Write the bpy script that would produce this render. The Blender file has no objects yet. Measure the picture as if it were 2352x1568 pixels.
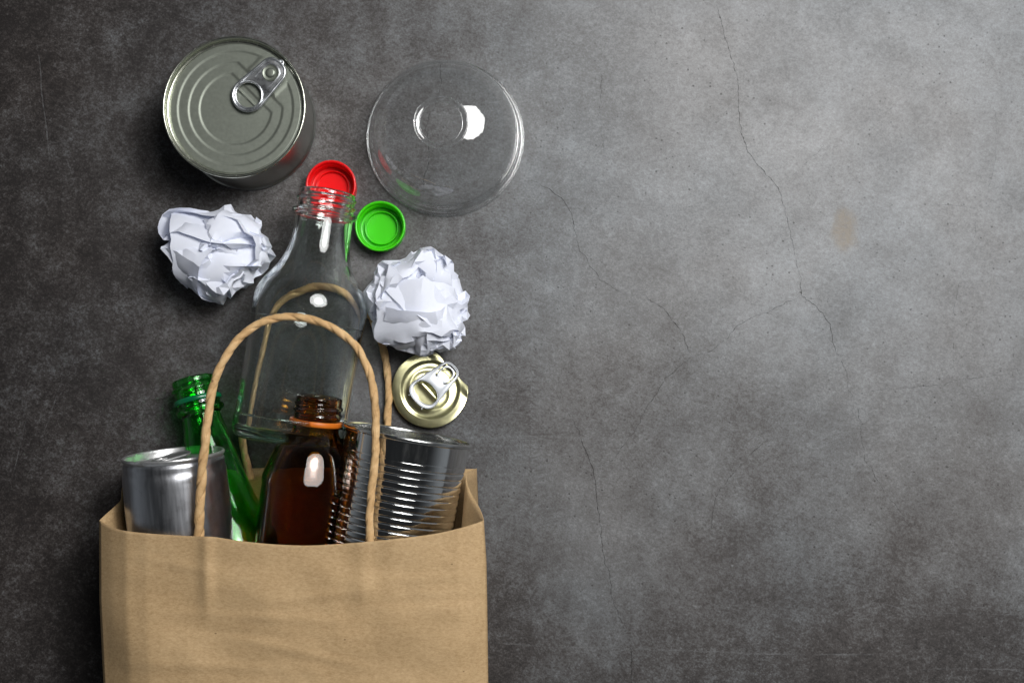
import bpy, bmesh, math, random
import numpy as np
from mathutils import Vector, Matrix, noise

# ------------------------------------------------------------------ camera, world, light
SC = bpy.context.scene
COL = SC.collection
H = 0.9                         # camera height above the table (m)
SPAN = 0.64                     # width of the table seen (m)
PX = SPAN / 2352.0

cam = bpy.data.cameras.new('camera')
cam.sensor_width = 36.0
cam.lens = 36.0 * H / SPAN
cam.clip_start = 0.01
cam.clip_end = 20.0
cam_o = bpy.data.objects.new('camera', cam)
cam_o.location = (0, 0, H)
FPX = H / PX                    # focal length in pixels of the 2352-wide photograph
# the lens leans a little: the point straight below it lies under the picture's middle
CAM_Q = Vector((1219.0 - 1176.0, 784.0 - 999.0, -FPX)).rotation_difference(Vector((0, 0, -1)))
cam_o.rotation_mode = 'QUATERNION'
cam_o.rotation_quaternion = CAM_Q
COL.objects.link(cam_o)
SC.camera = cam_o

world = bpy.data.worlds.new('World')
SC.world = world
world.use_nodes = True
# a dim studio: dark ceiling, paler walls round the table
wt = world.node_tree
wb = wt.nodes['Background']
wc = wt.nodes.new('ShaderNodeTexCoord')
ws = wt.nodes.new('ShaderNodeSeparateXYZ')
wt.links.new(wc.outputs['Generated'], ws.inputs[0])
wm = wt.nodes.new('ShaderNodeMapRange')
wm.interpolation_type = 'SMOOTHSTEP'
for i, x in enumerate((0.05, 0.70, 0.22, 0.019)):
    wm.inputs[i + 1].default_value = x
wt.links.new(ws.outputs[2], wm.inputs[0])
wt.links.new(wm.outputs[0], wb.inputs[1])
wb.inputs[0].default_value = (0.86, 0.93, 1.0, 1)

SC.view_settings.view_transform = 'Standard'
SC.view_settings.look = 'None'
SC.view_settings.exposure = 0.0
SC.view_settings.gamma = 1.0
SC.view_settings.use_curve_mapping = False
SC.render.engine = 'CYCLES'
CY = SC.cycles
CY.max_bounces = 24
CY.transmission_bounces = 20
CY.transparent_max_bounces = 24
CY.glossy_bounces = 10
CY.diffuse_bounces = 5
CY.caustics_reflective = True
CY.caustics_refractive = True
CY.blur_glossy = 0.3
CY.sample_clamp_indirect = 20.0
CY.use_denoising = True

# one octagonal studio softbox, above and to the right of the table
LIGHT_LOC = (0.37, 0.40, 0.96)
LIGHT_AIM = (0.02, 0.06, 0.0)
LIGHT_SIZE = 0.72
LIGHT_POWER = 17.0
la = bpy.data.lights.new('softbox', 'AREA')
la.shape = 'DISK'
la.size = LIGHT_SIZE
la.energy = LIGHT_POWER
la.color = (1.0, 0.995, 0.985)
la.use_nodes = True
lt = la.node_tree
em = lt.nodes['Emission']


def nn(t, kind, **kw):
    n = t.nodes.new(kind)
    for k, v in kw.items():
        setattr(n, k, v)
    return n


def mth(t, op, a, b=None, c=None, clamp=False):
    n = t.nodes.new('ShaderNodeMath')
    n.operation = op
    n.use_clamp = clamp
    for i, x in enumerate((a, b, c)):
        if x is None:
            continue
        if isinstance(x, (int, float)):
            n.inputs[i].default_value = x
        else:
            t.links.new(x, n.inputs[i])
    return n.outputs[0]


# octagonal cloth: the lamp's face is cut to eight sides, a little brighter in the middle
g = nn(lt, 'ShaderNodeNewGeometry')
sp = nn(lt, 'ShaderNodeSeparateXYZ')
lt.links.new(g.outputs['Parametric'], sp.inputs[0])
lx = mth(lt, 'ABSOLUTE', mth(lt, 'SUBTRACT', sp.outputs[0], 0.5))
ly = mth(lt, 'ABSOLUTE', mth(lt, 'SUBTRACT', sp.outputs[1], 0.5))
diag = mth(lt, 'MULTIPLY', mth(lt, 'ADD', lx, ly), 0.70711)
mx = mth(lt, 'MAXIMUM', mth(lt, 'MAXIMUM', lx, ly), diag)
inside = mth(lt, 'LESS_THAN', mx, 0.462)
core = mth(lt, 'EXPONENT', mth(lt, 'MULTIPLY', mth(lt, 'MULTIPLY', mx, mx), -62.0))
hot = mth(lt, 'MULTIPLY_ADD', core, 4.4, 0.62)
lt.links.new(mth(lt, 'MULTIPLY', inside, hot), em.inputs['Strength'])
la_o = bpy.data.objects.new('softbox', la)
la_o.location = LIGHT_LOC
la_o.rotation_euler = (Vector(LIGHT_AIM) - Vector(LIGHT_LOC)).to_track_quat('-Z', 'Y').to_euler()
COL.objects.link(la_o)

# ------------------------------------------------------------------ helpers
MM = 0.001


def at(px, py, z=0.0):
    """A measured point of the photograph (2352 x 1568) as a world point at height z (mm)."""
    d = CAM_Q @ Vector((px - 1176.0, 784.0 - py, -FPX))
    t = (z * MM - H) / d.z
    return Vector((d.x * t, d.y * t, z * MM))


def lerp(a, b, t):
    return a + (b - a) * t


def sstep(a, b, x):
    t = min(1.0, max(0.0, (x - a) / (b - a)))
    return t * t * (3 - 2 * t)


def interp(x, pts):
    if x <= pts[0][0]:
        return pts[0][1]
    for (x0, y0), (x1, y1) in zip(pts, pts[1:]):
        if x <= x1:
            return y0 + (y1 - y0) * (x - x0) / (x1 - x0)
    return pts[-1][1]


def spline(pts, n):
    """Catmull-Rom through points (tuples or Vectors), n samples per span."""
    P = [Vector(p) for p in pts]
    P = [P[0] * 2 - P[1]] + P + [P[-1] * 2 - P[-2]]
    out = []
    for i in range(1, len(P) - 2):
        a, b, c, d = P[i - 1], P[i], P[i + 1], P[i + 2]
        for k in range(n):
            t = k / n
            out.append(0.5 * ((2 * b) + (c - a) * t + (2 * a - 5 * b + 4 * c - d) * t * t + (3 * b - a - 3 * c + d) * t ** 3))
    out.append(P[-2].copy())
    return out


def obj(name, verts, faces, mat, parent=None, smooth=40, loc=None, M=None):
    """Link one mesh object; verts in mm."""
    me = bpy.data.meshes.new(name)
    me.from_pydata([tuple(c * MM for c in v) for v in verts], [], faces)
    bm = bmesh.new()
    bm.from_mesh(me)
    bmesh.ops.remove_doubles(bm, verts=bm.verts, dist=1e-7)
    bm.normal_update()
    bmesh.ops.recalc_face_normals(bm, faces=bm.faces)
    bm.to_mesh(me)
    bm.free()
    me.materials.append(mat)
    finish(me, smooth)
    o = bpy.data.objects.new(name, me)
    COL.objects.link(o)
    if parent:
        o.parent = parent
    if M is not None:
        o.matrix_world = M
    if loc is not None:
        o.location = loc
    return o


def finish(me, smooth):
    if smooth:
        me.shade_smooth()
        if smooth < 180:
            me.set_sharp_from_angle(angle=math.radians(smooth))
    else:
        me.shade_flat()


def tag(o, label, cat, group=None):
    o['label'] = label
    o['category'] = cat
    if group:
        o['group'] = group
    return o


def thing(name, M, label, cat, group=None):
    e = bpy.data.objects.new(name, None)
    e.empty_display_size = 0.01
    e.matrix_world = M
    COL.objects.link(e)
    return tag(e, label, cat, group)


def lathe(profile, seg=96, rfun=None, closed=False):
    """Turn a profile [(r, z), ...] round z. rfun(theta, r, z, i) may change the radius."""
    V, F = [], []
    n = len(profile)
    for i, (r, z) in enumerate(profile):
        for k in range(seg):
            th = 2 * math.pi * k / seg
            rr = rfun(th, r, z, i) if (rfun and r > 1e-6) else r
            V.append((rr * math.cos(th), rr * math.sin(th), z))
    last = n if closed else n - 1
    for i in range(last):
        j = (i + 1) % n
        for k in range(seg):
            l = (k + 1) % seg
            F.append((i * seg + k, i * seg + l, j * seg + l, j * seg + k))
    # a row of radius 0 collapses when doubles are removed; triangles are then left over
    return V, F


def dense(pts, step):
    """Resample a polyline profile so that no span is longer than step."""
    out = [pts[0]]
    for a, b in zip(pts, pts[1:]):
        d = math.dist(a, b)
        m = max(1, int(math.ceil(d / step)))
        for k in range(1, m + 1):
            out.append((lerp(a[0], b[0], k / m), lerp(a[1], b[1], k / m)))
    return out


def smooth_profile(pts, n=6):
    return [(max(0.0, p.x), p.y) for p in spline([(r, z, 0) for r, z in pts], n)]


def tube(path, rad, seg=12, rfun=None, cap=True, up=(0, 0, 1)):
    """Tube along a list of points (mm). rfun(phi, s, i) scales the radius."""
    P = [Vector(p) for p in path]
    V, F = [], []
    s = 0.0
    nrm = None
    for i, p in enumerate(P):
        t = (P[min(i + 1, len(P) - 1)] - P[max(i - 1, 0)]).normalized()
        if nrm is None:
            nrm = Vector(up) - t * t.dot(Vector(up))
            if nrm.length < 1e-4:
                nrm = Vector((1, 0, 0)) - t * t.x
        else:
            nrm = nrm - t * t.dot(nrm)
        nrm.normalize()
        b = t.cross(nrm)
        if i:
            s += (p - P[i - 1]).length
        for k in range(seg):
            ph = 2 * math.pi * k / seg
            r = (rad(i) if callable(rad) else rad) * (rfun(ph, s, i) if rfun else 1.0)
            V.append(tuple(p + nrm * (r * math.cos(ph)) + b * (r * math.sin(ph))))
    for i in range(len(P) - 1):
        for k in range(seg):
            l = (k + 1) % seg
            F.append((i * seg + k, i * seg + l, (i + 1) * seg + l, (i + 1) * seg + k))
    if cap:
        F.append(tuple(range(seg)))
        F.append(tuple(range((len(P) - 1) * seg, len(P) * seg)))
    return V, F


def join(*parts):
    V, F = [], []
    for v, f in parts:
        o = len(V)
        V += list(v)
        F += [tuple(i + o for i in q) for q in f]
    return V, F


def move(vf, M):
    v, f = vf
    return [tuple(M @ Vector(p)) for p in v], f


def hull(pts):
    pts = sorted(set((round(x, 5), round(y, 5)) for x, y in pts))

    def half(seq):
        h = []
        for p in seq:
            while len(h) > 1 and (h[-1][0] - h[-2][0]) * (p[1] - h[-2][1]) - (h[-1][1] - h[-2][1]) * (p[0] - h[-2][0]) <= 0:
                h.pop()
            h.append(p)
        return h[:-1]
    return half(pts) + half(pts[::-1])


def ell(cx, cy, a, b, n=48, e=2.0):
    out = []
    for k in range(n):
        t = 2 * math.pi * k / n
        c, s = math.cos(t), math.sin(t)
        out.append((cx + a * math.copysign(abs(c) ** (2 / e), c), cy + b * math.copysign(abs(s) ** (2 / e), s)))
    return out


def plate(outline, holes, half, bevel, z=0.0):
    """Flat plate with holes and rounded edges, as (verts, faces) in mm."""
    cu = bpy.data.curves.new('tmp', 'CURVE')
    cu.dimensions = '2D'
    cu.fill_mode = 'BOTH'
    cu.extrude = max(0.0, half - bevel)
    cu.bevel_depth = bevel
    cu.bevel_resolution = 3
    cu.offset = -bevel
    for loop in [outline] + holes:
        s = cu.splines.new('POLY')
        s.points.add(len(loop) - 1)
        for p, (x, y) in zip(s.points, loop):
            p.co = (x, y, 0, 1)
        s.use_cyclic_u = True
    o = bpy.data.objects.new('tmp', cu)
    COL.objects.link(o)
    dg = bpy.context.evaluated_depsgraph_get()
    me = bpy.data.meshes.new_from_object(o.evaluated_get(dg))
    V = [(v.co.x, v.co.y, v.co.z + z) for v in me.vertices]
    F = [tuple(p.vertices) for p in me.polygons]
    bpy.data.objects.remove(o)
    bpy.data.curves.remove(cu)
    bpy.data.meshes.remove(me)
    return V, F


def axis_matrix(p, d, spin=0.0):
    """Matrix at p with local +Z along d (a thing lying down), turned by spin about its own axis."""
    q = Vector(d).normalized().to_track_quat('Z', 'Y')
    return Matrix.Translation(p) @ q.to_matrix().to_4x4() @ Matrix.Rotation(spin, 4, 'Z')


# ------------------------------------------------------------------ materials
def new_mat(name):
    m = bpy.data.materials.new(name)
    m.use_nodes = True
    return m, m.node_tree, m.node_tree.nodes['Principled BSDF'], m.node_tree.nodes['Material Output']


def coords(t, scale=(1, 1, 1), rot=(0, 0, 0)):
    c = nn(t, 'ShaderNodeTexCoord')
    mp = nn(t, 'ShaderNodeMapping')
    mp.inputs['Scale'].default_value = scale
    mp.inputs['Rotation'].default_value = rot
    t.links.new(c.outputs['Object'], mp.inputs[0])
    return mp.outputs[0]


def noise_n(t, v, scale, detail=4, rough=0.55, dist=0.0):
    n = nn(t, 'ShaderNodeTexNoise')
    n.inputs['Scale'].default_value = scale
    n.inputs['Detail'].default_value = detail
    n.inputs['Roughness'].default_value = rough
    n.inputs['Distortion'].default_value = dist
    t.links.new(v, n.inputs['Vector'])
    return n.outputs['Fac']


def ramp(t, fac, stops):
    r = nn(t, 'ShaderNodeValToRGB')
    e = r.color_ramp.elements
    while len(e) < len(stops):
        e.new(0.5)
    for el, (p, c) in zip(e, stops):
        el.position = p
        el.color = (*c, 1) if len(c) == 3 else c
    t.links.new(fac, r.inputs[0])
    return r.outputs[0]


def maprange(t, v, a, b, c, d, smooth=False):
    n = nn(t, 'ShaderNodeMapRange')
    n.clamp = True
    if smooth:
        n.interpolation_type = 'SMOOTHSTEP'
    t.links.new(v, n.inputs[0])
    for i, x in enumerate((a, b, c, d)):
        n.inputs[i + 1].default_value = x
    return n.outputs[0]


def mixc(t, f, a, b, mode='MIX'):
    n = nn(t, 'ShaderNodeMix', data_type='RGBA', blend_type=mode)
    for s, x in ((n.inputs[0], f), (n.inputs[6], a), (n.inputs[7], b)):
        if isinstance(x, (int, float)):
            s.default_value = x
        elif isinstance(x, tuple):
            s.default_value = (*x, 1) if len(x) == 3 else x
        else:
            t.links.new(x, s)
    return n.outputs[2]


def bump(t, b, h, strength, dist):
    n = nn(t, 'ShaderNodeBump')
    n.inputs['Strength'].default_value = strength
    n.inputs['Distance'].default_value = dist
    t.links.new(h, n.inputs['Height'])
    t.links.new(n.outputs[0], b.inputs['Normal'])
    return n


def metal(name, col, rough, noise_scale=(400, 400, 400), rough_var=0.06, bump_amt=0.0, metallic=1.0, dirt=None):
    m, t, b, _ = new_mat(name)
    v = coords(t, noise_scale)
    f = noise_n(t, v, 1.0, 5, 0.6)
    b.inputs['Metallic'].default_value = metallic
    base = mixc(t, maprange(t, f, 0.3, 0.7, 0, 1), tuple(c * 0.86 for c in col), col)
    if dirt:
        d = noise_n(t, coords(t), dirt[1], 6, 0.65)
        base = mixc(t, maprange(t, d, dirt[2], dirt[3], 0, dirt[4]), base, dirt[0])
    t.links.new(base, b.inputs['Base Color'])
    t.links.new(maprange(t, f, 0.3, 0.7, rough - rough_var, rough + rough_var), b.inputs['Roughness'])
    if bump_amt:
        bump(t, b, f, bump_amt, 0.0003)
    return m


def glass(name, col, rough=0.0, ior=1.5, wave=0.0, absorb=None):
    m, t, b, out = new_mat(name)
    b.inputs['Base Color'].default_value = (*col, 1)
    b.inputs['Transmission Weight'].default_value = 1.0
    b.inputs['Roughness'].default_value = rough
    b.inputs['IOR'].default_value = ior
    if wave:
        bump(t, b, noise_n(t, coords(t), 45, 2, 0.5), wave, 0.002)
    if absorb:
        va = nn(t, 'ShaderNodeVolumeAbsorption')
        va.inputs['Color'].default_value = (*absorb[0], 1)
        va.inputs['Density'].default_value = absorb[1]
        t.links.new(va.outputs[0], out.inputs['Volume'])
    return m


def plastic(name, col, rough=0.25, sss=0.0):
    m, t, b, _ = new_mat(name)
    f = noise_n(t, coords(t), 300, 4, 0.6)
    t.links.new(mixc(t, f, tuple(c * 0.9 for c in col), col), b.inputs['Base Color'])
    b.inputs['Roughness'].default_value = rough
    if sss:
        b.inputs['Subsurface Weight'].default_value = sss
        b.inputs['Subsurface Radius'].default_value = (0.004, 0.004, 0.004)
        b.inputs['Subsurface Scale'].default_value = 0.5
    bump(t, b, f, 0.05, 0.0003)
    return m


def clear_film(name, f0=0.12, f1=0.80, po=4.2, rough=0.02, haze=0.10):
    """Thin clear plastic sheet: what is behind it shows straight through, its faces mirror at grazing angles."""
    m, t, b, out = new_mat(name)
    t.nodes.remove(b)
    lw = nn(t, 'ShaderNodeLayerWeight')
    lw.inputs['Blend'].default_value = 0.5
    f5 = mth(t, 'POWER', lw.outputs['Facing'], po)
    F = mth(t, 'MULTIPLY_ADD', f5, f1, f0, clamp=True)
    tr = nn(t, 'ShaderNodeBsdfTransparent')
    t.links.new(mixc(t, mth(t, 'POWER', lw.outputs['Facing'], 3.0), (0.955, 0.96, 0.96), (0.80, 0.82, 0.82)), tr.inputs[0])
    gl = nn(t, 'ShaderNodeBsdfGlossy')
    gl.inputs['Roughness'].default_value = rough
    gl.inputs['Color'].default_value = (1, 1, 1, 1)
    bp = nn(t, 'ShaderNodeBump')
    bp.inputs['Strength'].default_value = 0.06
    bp.inputs['Distance'].default_value = 0.001
    t.links.new(noise_n(t, coords(t), 160, 3, 0.5), bp.inputs['Height'])
    t.links.new(bp.outputs[0], gl.inputs['Normal'])
    mx = nn(t, 'ShaderNodeMixShader')
    t.links.new(F, mx.inputs[0])
    t.links.new(tr.outputs[0], mx.inputs[1])
    t.links.new(gl.outputs[0], mx.inputs[2])
    df = nn(t, 'ShaderNodeBsdfDiffuse')
    df.inputs[0].default_value = (0.8, 0.82, 0.83, 1)
    hz = nn(t, 'ShaderNodeMixShader')
    t.links.new(mth(t, 'MULTIPLY_ADD', mth(t, 'POWER', lw.outputs['Facing'], 2.0), haze, 0.008), hz.inputs[0])
    t.links.new(mx.outputs[0], hz.inputs[1])
    t.links.new(df.outputs[0], hz.inputs[2])
    t.links.new(hz.outputs[0], out.inputs[0])
    return m


def concrete_mat():
    m, t, b, _ = new_mat('dark_concrete')
    v = coords(t)
    vr = coords(t, (1, 1, 1), (0.5, 0.35, 0.6))
    vy = coords(t, (1.0, 1.35, 1.0), (0.5, 0.35, 0.6))
    big = noise_n(t, v, 4.2, 5, 0.55, 0.3)
    mid = noise_n(t, vy, 17, 7, 0.62, 0.25)
    cloud = noise_n(t, coords(t, (1.15, 1, 1), (0.6, 0.4, 0.9)), 55, 6, 0.68)
    fine = noise_n(t, vy, 300, 6, 0.78)
    grain = noise_n(t, vr, 800, 3, 0.75)
    # board's own mottling plus the light's falloff, painted paler to right and top
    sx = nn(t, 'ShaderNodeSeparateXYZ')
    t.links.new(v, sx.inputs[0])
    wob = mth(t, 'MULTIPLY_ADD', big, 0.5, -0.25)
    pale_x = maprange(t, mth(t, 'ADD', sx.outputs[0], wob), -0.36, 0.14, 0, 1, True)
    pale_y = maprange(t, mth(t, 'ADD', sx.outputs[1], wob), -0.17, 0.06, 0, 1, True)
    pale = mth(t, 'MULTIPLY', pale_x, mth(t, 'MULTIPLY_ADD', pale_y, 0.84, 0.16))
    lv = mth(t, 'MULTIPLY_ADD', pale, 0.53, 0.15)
    soft = mth(t, 'MULTIPLY_ADD', pale, -0.62, 1.0)          # the pale zone is also the more even one
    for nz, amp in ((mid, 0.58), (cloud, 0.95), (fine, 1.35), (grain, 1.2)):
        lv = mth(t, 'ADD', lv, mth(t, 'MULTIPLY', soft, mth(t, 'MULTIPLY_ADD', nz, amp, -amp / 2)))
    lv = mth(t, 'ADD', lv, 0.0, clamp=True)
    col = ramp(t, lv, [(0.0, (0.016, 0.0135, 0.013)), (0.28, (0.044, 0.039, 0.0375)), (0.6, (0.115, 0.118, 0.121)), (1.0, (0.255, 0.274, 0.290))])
    # warm and cool tints in broad patches
    tint = noise_n(t, coords(t, (1, 1, 1), (0, 0, 1.1)), 7, 3, 0.5)
    col = mixc(t, 0.6, col, ramp(t, tint, [(0.35, (0.53, 0.49, 0.47)), (0.65, (0.48, 0.50, 0.52))]), 'OVERLAY')
    # pin-hole specks
    vo = nn(t, 'ShaderNodeTexVoronoi')
    vo.inputs['Scale'].default_value = 290
    t.links.new(v, vo.inputs['Vector'])
    sel = nn(t, 'ShaderNodeSeparateColor')
    t.links.new(vo.outputs['Color'], sel.inputs[0])
    speck = mth(t, 'MULTIPLY', maprange(t, vo.outputs['Distance'], 0.10, 0.24, 1, 0), mth(t, 'GREATER_THAN', sel.outputs[0], 0.80))
    patch = maprange(t, noise_n(t, v, 14, 3, 0.6), 0.40, 0.6, 0.25, 0.9)
    speck = mth(t, 'MULTIPLY', speck, patch)
    col = mixc(t, speck, col, (0.022, 0.020, 0.019))
    # one ochre stain rubbed into the board
    sc_ = at(1940, 527)
    dx = mth(t, 'MULTIPLY', mth(t, 'SUBTRACT', sx.outputs[0], sc_.x), 1.9)
    dy = mth(t, 'SUBTRACT', sx.outputs[1], sc_.y)
    dist = mth(t, 'SQRT', mth(t, 'ADD', mth(t, 'MULTIPLY', dx, dx), mth(t, 'MULTIPLY', dy, dy)))
    dist = mth(t, 'ADD', dist, mth(t, 'MULTIPLY_ADD', cloud, 0.03, -0.015))
    col = mixc(t, mth(t, 'MULTIPLY', maprange(t, dist, 0.006, 0.019, 0.75, 0, True), maprange(t, fine, 0.35, 0.6, 0.4, 1.0)), col, (0.135, 0.098, 0.054))
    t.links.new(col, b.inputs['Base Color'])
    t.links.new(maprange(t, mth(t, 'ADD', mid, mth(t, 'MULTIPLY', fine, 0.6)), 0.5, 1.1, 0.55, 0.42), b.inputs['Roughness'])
    b.inputs['Specular IOR Level'].default_value = 0.45
    hgt = mth(t, 'ADD', mth(t, 'MULTIPLY', fine, 0.7), mth(t, 'MULTIPLY_ADD', grain, 0.5, mth(t, 'MULTIPLY', speck, -0.8)))
    bump(t, b, hgt, 0.25, 0.0005)
    return m


def crack_mat(name, col, lo, hi, amount):
    m, t, b, out = new_mat(name)
    b.inputs['Base Color'].default_value = (*col, 1)
    b.inputs['Roughness'].default_value = 0.9
    tr = nn(t, 'ShaderNodeBsdfTransparent')
    mx = nn(t, 'ShaderNodeMixShader')
    f = mth(t, 'MULTIPLY_ADD', noise_n(t, coords(t), 400, 4, 0.6), 0.5, mth(t, 'MULTIPLY', noise_n(t, coords(t), 38, 3, 0.6), 0.5))
    t.links.new(maprange(t, f, lo, hi, 0, amount), mx.inputs[0])
    t.links.new(tr.outputs[0], mx.inputs[1])
    t.links.new(b.outputs[0], mx.inputs[2])
    t.links.new(mx.outputs[0], out.inputs[0])
    return m


def kraft_mat():
    m, t, b, out = new_mat('kraft_paper')
    fib = noise_n(t, coords(t, (600, 1200, 600), (0.5, 0.3, 0.2)), 1.0, 4, 0.75)
    fib2 = noise_n(t, coords(t, (330, 620, 330), (0, 0, 0.35)), 1.0, 3, 0.6)
    blot = noise_n(t, coords(t), 40, 4, 0.6)
    f = mth(t, 'ADD', mth(t, 'MULTIPLY', fib, 0.5), mth(t, 'MULTIPLY_ADD', fib2, 0.3, mth(t, 'MULTIPLY', blot, 0.2)))
    col = ramp(t, f, [(0.30, (0.30, 0.189, 0.089)), (0.5, (0.445, 0.303, 0.158)), (0.72, (0.57, 0.408, 0.235))])
    vo = nn(t, 'ShaderNodeTexVoronoi')
    vo.inputs['Scale'].default_value = 150
    t.links.new(coords(t, (1, 1.6, 1)), vo.inputs['Vector'])
    sel = nn(t, 'ShaderNodeSeparateColor')
    t.links.new(vo.outputs['Color'], sel.inputs[0])
    sp_ = mth(t, 'MULTIPLY', maprange(t, vo.outputs['Distance'], 0.05, 0.13, 0.75, 0), mth(t, 'GREATER_THAN', sel.outputs[0], 0.93))
    col = mixc(t, sp_, col, (0.10, 0.055, 0.025))
    t.links.new(col, b.inputs['Base Color'])
    b.inputs['Roughness'].default_value = 0.72
    b.inputs['Specular IOR Level'].default_value = 0.25
    bump(t, b, f, 0.22, 0.0006)
    return m


def rope_mat():
    m, t, b, _ = new_mat('twisted_paper_cord')
    f = noise_n(t, coords(t, (220, 220, 220)), 1.0, 5, 0.65)
    big = noise_n(t, coords(t), 70, 3, 0.5)
    col = ramp(t, mth(t, 'MULTIPLY_ADD', f, 0.6, mth(t, 'MULTIPLY', big, 0.4)), [(0.3, (0.37, 0.215, 0.092)), (0.5, (0.57, 0.365, 0.175)), (0.7, (0.70, 0.49, 0.265))])
    vo = nn(t, 'ShaderNodeTexVoronoi')
    vo.inputs['Scale'].default_value = 170
    t.links.new(coords(t), vo.inputs['Vector'])
    sel = nn(t, 'ShaderNodeSeparateColor')
    t.links.new(vo.outputs['Color'], sel.inputs[0])
    sp_ = mth(t, 'MULTIPLY', maprange(t, vo.outputs['Distance'], 0.08, 0.2, 0.8, 0), mth(t, 'GREATER_THAN', sel.outputs[0], 0.94))
    t.links.new(mixc(t, sp_, col, (0.08, 0.04, 0.02)), b.inputs['Base Color'])
    b.inputs['Roughness'].default_value = 0.75
    b.inputs['Specular IOR Level'].default_value = 0.2
    bump(t, b, f, 0.3, 0.0006)
    return m


def paper_mat():
    m, t, b, out = new_mat('white_writing_paper')
    f = noise_n(t, coords(t), 500, 4, 0.6)
    t.links.new(mixc(t, f, (0.79, 0.82, 0.925), (0.85, 0.875, 0.95)), b.inputs['Base Color'])
    b.inputs['Roughness'].default_value = 0.7
    b.inputs['Specular IOR Level'].default_value = 0.3
    tl = nn(t, 'ShaderNodeBsdfTranslucent')
    tl.inputs[0].default_value = (0.72, 0.76, 0.92, 1)
    mx = nn(t, 'ShaderNodeMixShader')
    mx.inputs[0].default_value = 0.14
    t.links.new(b.outputs[0], mx.inputs[1])
    t.links.new(tl.outputs[0], mx.inputs[2])
    t.links.new(mx.outputs[0], out.inputs[0])
    bump(t, b, noise_n(t, coords(t), 120, 4, 0.6), 0.10, 0.001)
    return m


M_CONC = concrete_mat()
M_CRACK = crack_mat('main_crack', (0.018, 0.016, 0.015), 0.38, 0.57, 0.66)  # dark colour of the flat strips that draw the main cracks
M_FAINT = crack_mat('hairline_crack', (0.022, 0.020, 0.020), 0.44, 0.60, 0.60)
M_SCR = crack_mat('pale_scratch', (0.27, 0.275, 0.28), 0.42, 0.60, 0.34)
M_KRAFT = kraft_mat()
M_ROPE = rope_mat()
M_PAPER = paper_mat()
M_CLEAR = glass('clear_bottle_glass', (0.99, 1.0, 0.995), wave=0.05, absorb=((0.60, 0.92, 0.76), 22.0))
M_GREEN = glass('green_bottle_glass', (1, 1, 1), wave=0.05, absorb=((0.03, 0.945, 0.15), 560.0))
M_BROWN = glass('amber_bottle_glass', (1, 1, 1), wave=0.05, absorb=((0.88, 0.74, 0.02), 1650.0))
M_FILM = clear_film('clear_lid_plastic')
M_FILMRIM = clear_film('clear_lid_rim_plastic', 0.13, 0.8, 2.6, 0.14)
M_RED = plastic('red_cap_plastic', (0.80, 0.004, 0.006), 0.28, 0.25)
M_GRN = plastic('green_cap_plastic', (0.055, 0.60, 0.004), 0.28, 0.25)
M_ORANGE = plastic('orange_ring_plastic', (0.62, 0.15, 0.008), 0.45)
M_GRING = plastic('dark_green_ring_plastic', (0.004, 0.16, 0.06), 0.25)
M_CANLID = metal('olive_lacquered_lid', (0.25, 0.27, 0.23), 0.46, (500, 500, 500), 0.02, 0.0, 0.8)
M_CANBODY = metal('satin_can_wall', (0.36, 0.36, 0.33), 0.36, (60, 60, 900), 0.05)
M_CANRIM = metal('can_seam_metal', (0.62, 0.63, 0.54), 0.24, (300, 300, 300), 0.04)
M_TAB = metal('aluminium_tab', (0.84, 0.86, 0.88), 0.30, (250, 250, 250), 0.05)
M_PULL = metal('white_metal_pull', (0.36, 0.375, 0.395), 0.42, (250, 250, 250), 0.03)
M_ALU = metal('brushed_aluminium', (0.53, 0.54, 0.57), 0.35, (500, 500, 40), 0.05, 0.03, 1.0, ((0.16, 0.15, 0.15), 60, 0.52, 0.7, 0.5))
M_ALURIM = metal('aluminium_rim', (0.70, 0.70, 0.70), 0.34, (500, 500, 500), 0.06, 0.0, 0.85, ((0.25, 0.22, 0.18), 90, 0.55, 0.72, 0.6))
M_TIN = metal('bright_tinplate', (0.80, 0.80, 0.79), 0.11, (260, 260, 60), 0.05, 0.04)
M_TINRIM = metal('tin_rim', (0.66, 0.67, 0.66), 0.20, (500, 500, 500), 0.05)
M_GOLD = metal('gold_lacquered_lid', (0.82, 0.79, 0.46), 0.30, (200, 200, 200), 0.02)

# ------------------------------------------------------------------ the table top
V, F = [], []
nx, ny = 60, 44
for i in range(nx + 1):
    for j in range(ny + 1):
        V.append((-1300 + 2600 * i / nx, -1000 + 2000 * j / ny, 0))
for i in range(nx):
    for j in range(ny):
        a = i * (ny + 1) + j
        F.append((a, a + ny + 1, a + ny + 2, a + 1))
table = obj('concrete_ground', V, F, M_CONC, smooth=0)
table['kind'] = 'structure'


def zo_a(p):
    return (1102.4 + p[0] * 0.5312, p[1] * 0.5312)


def zo_b(p):
    return (1102.4 + p[0] * 0.5312, 784 + p[1] * 0.5312)


def zo_c(p):
    return (808.3 + p[0] * 0.2656, 110.2 + p[1] * 0.2656)


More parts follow.
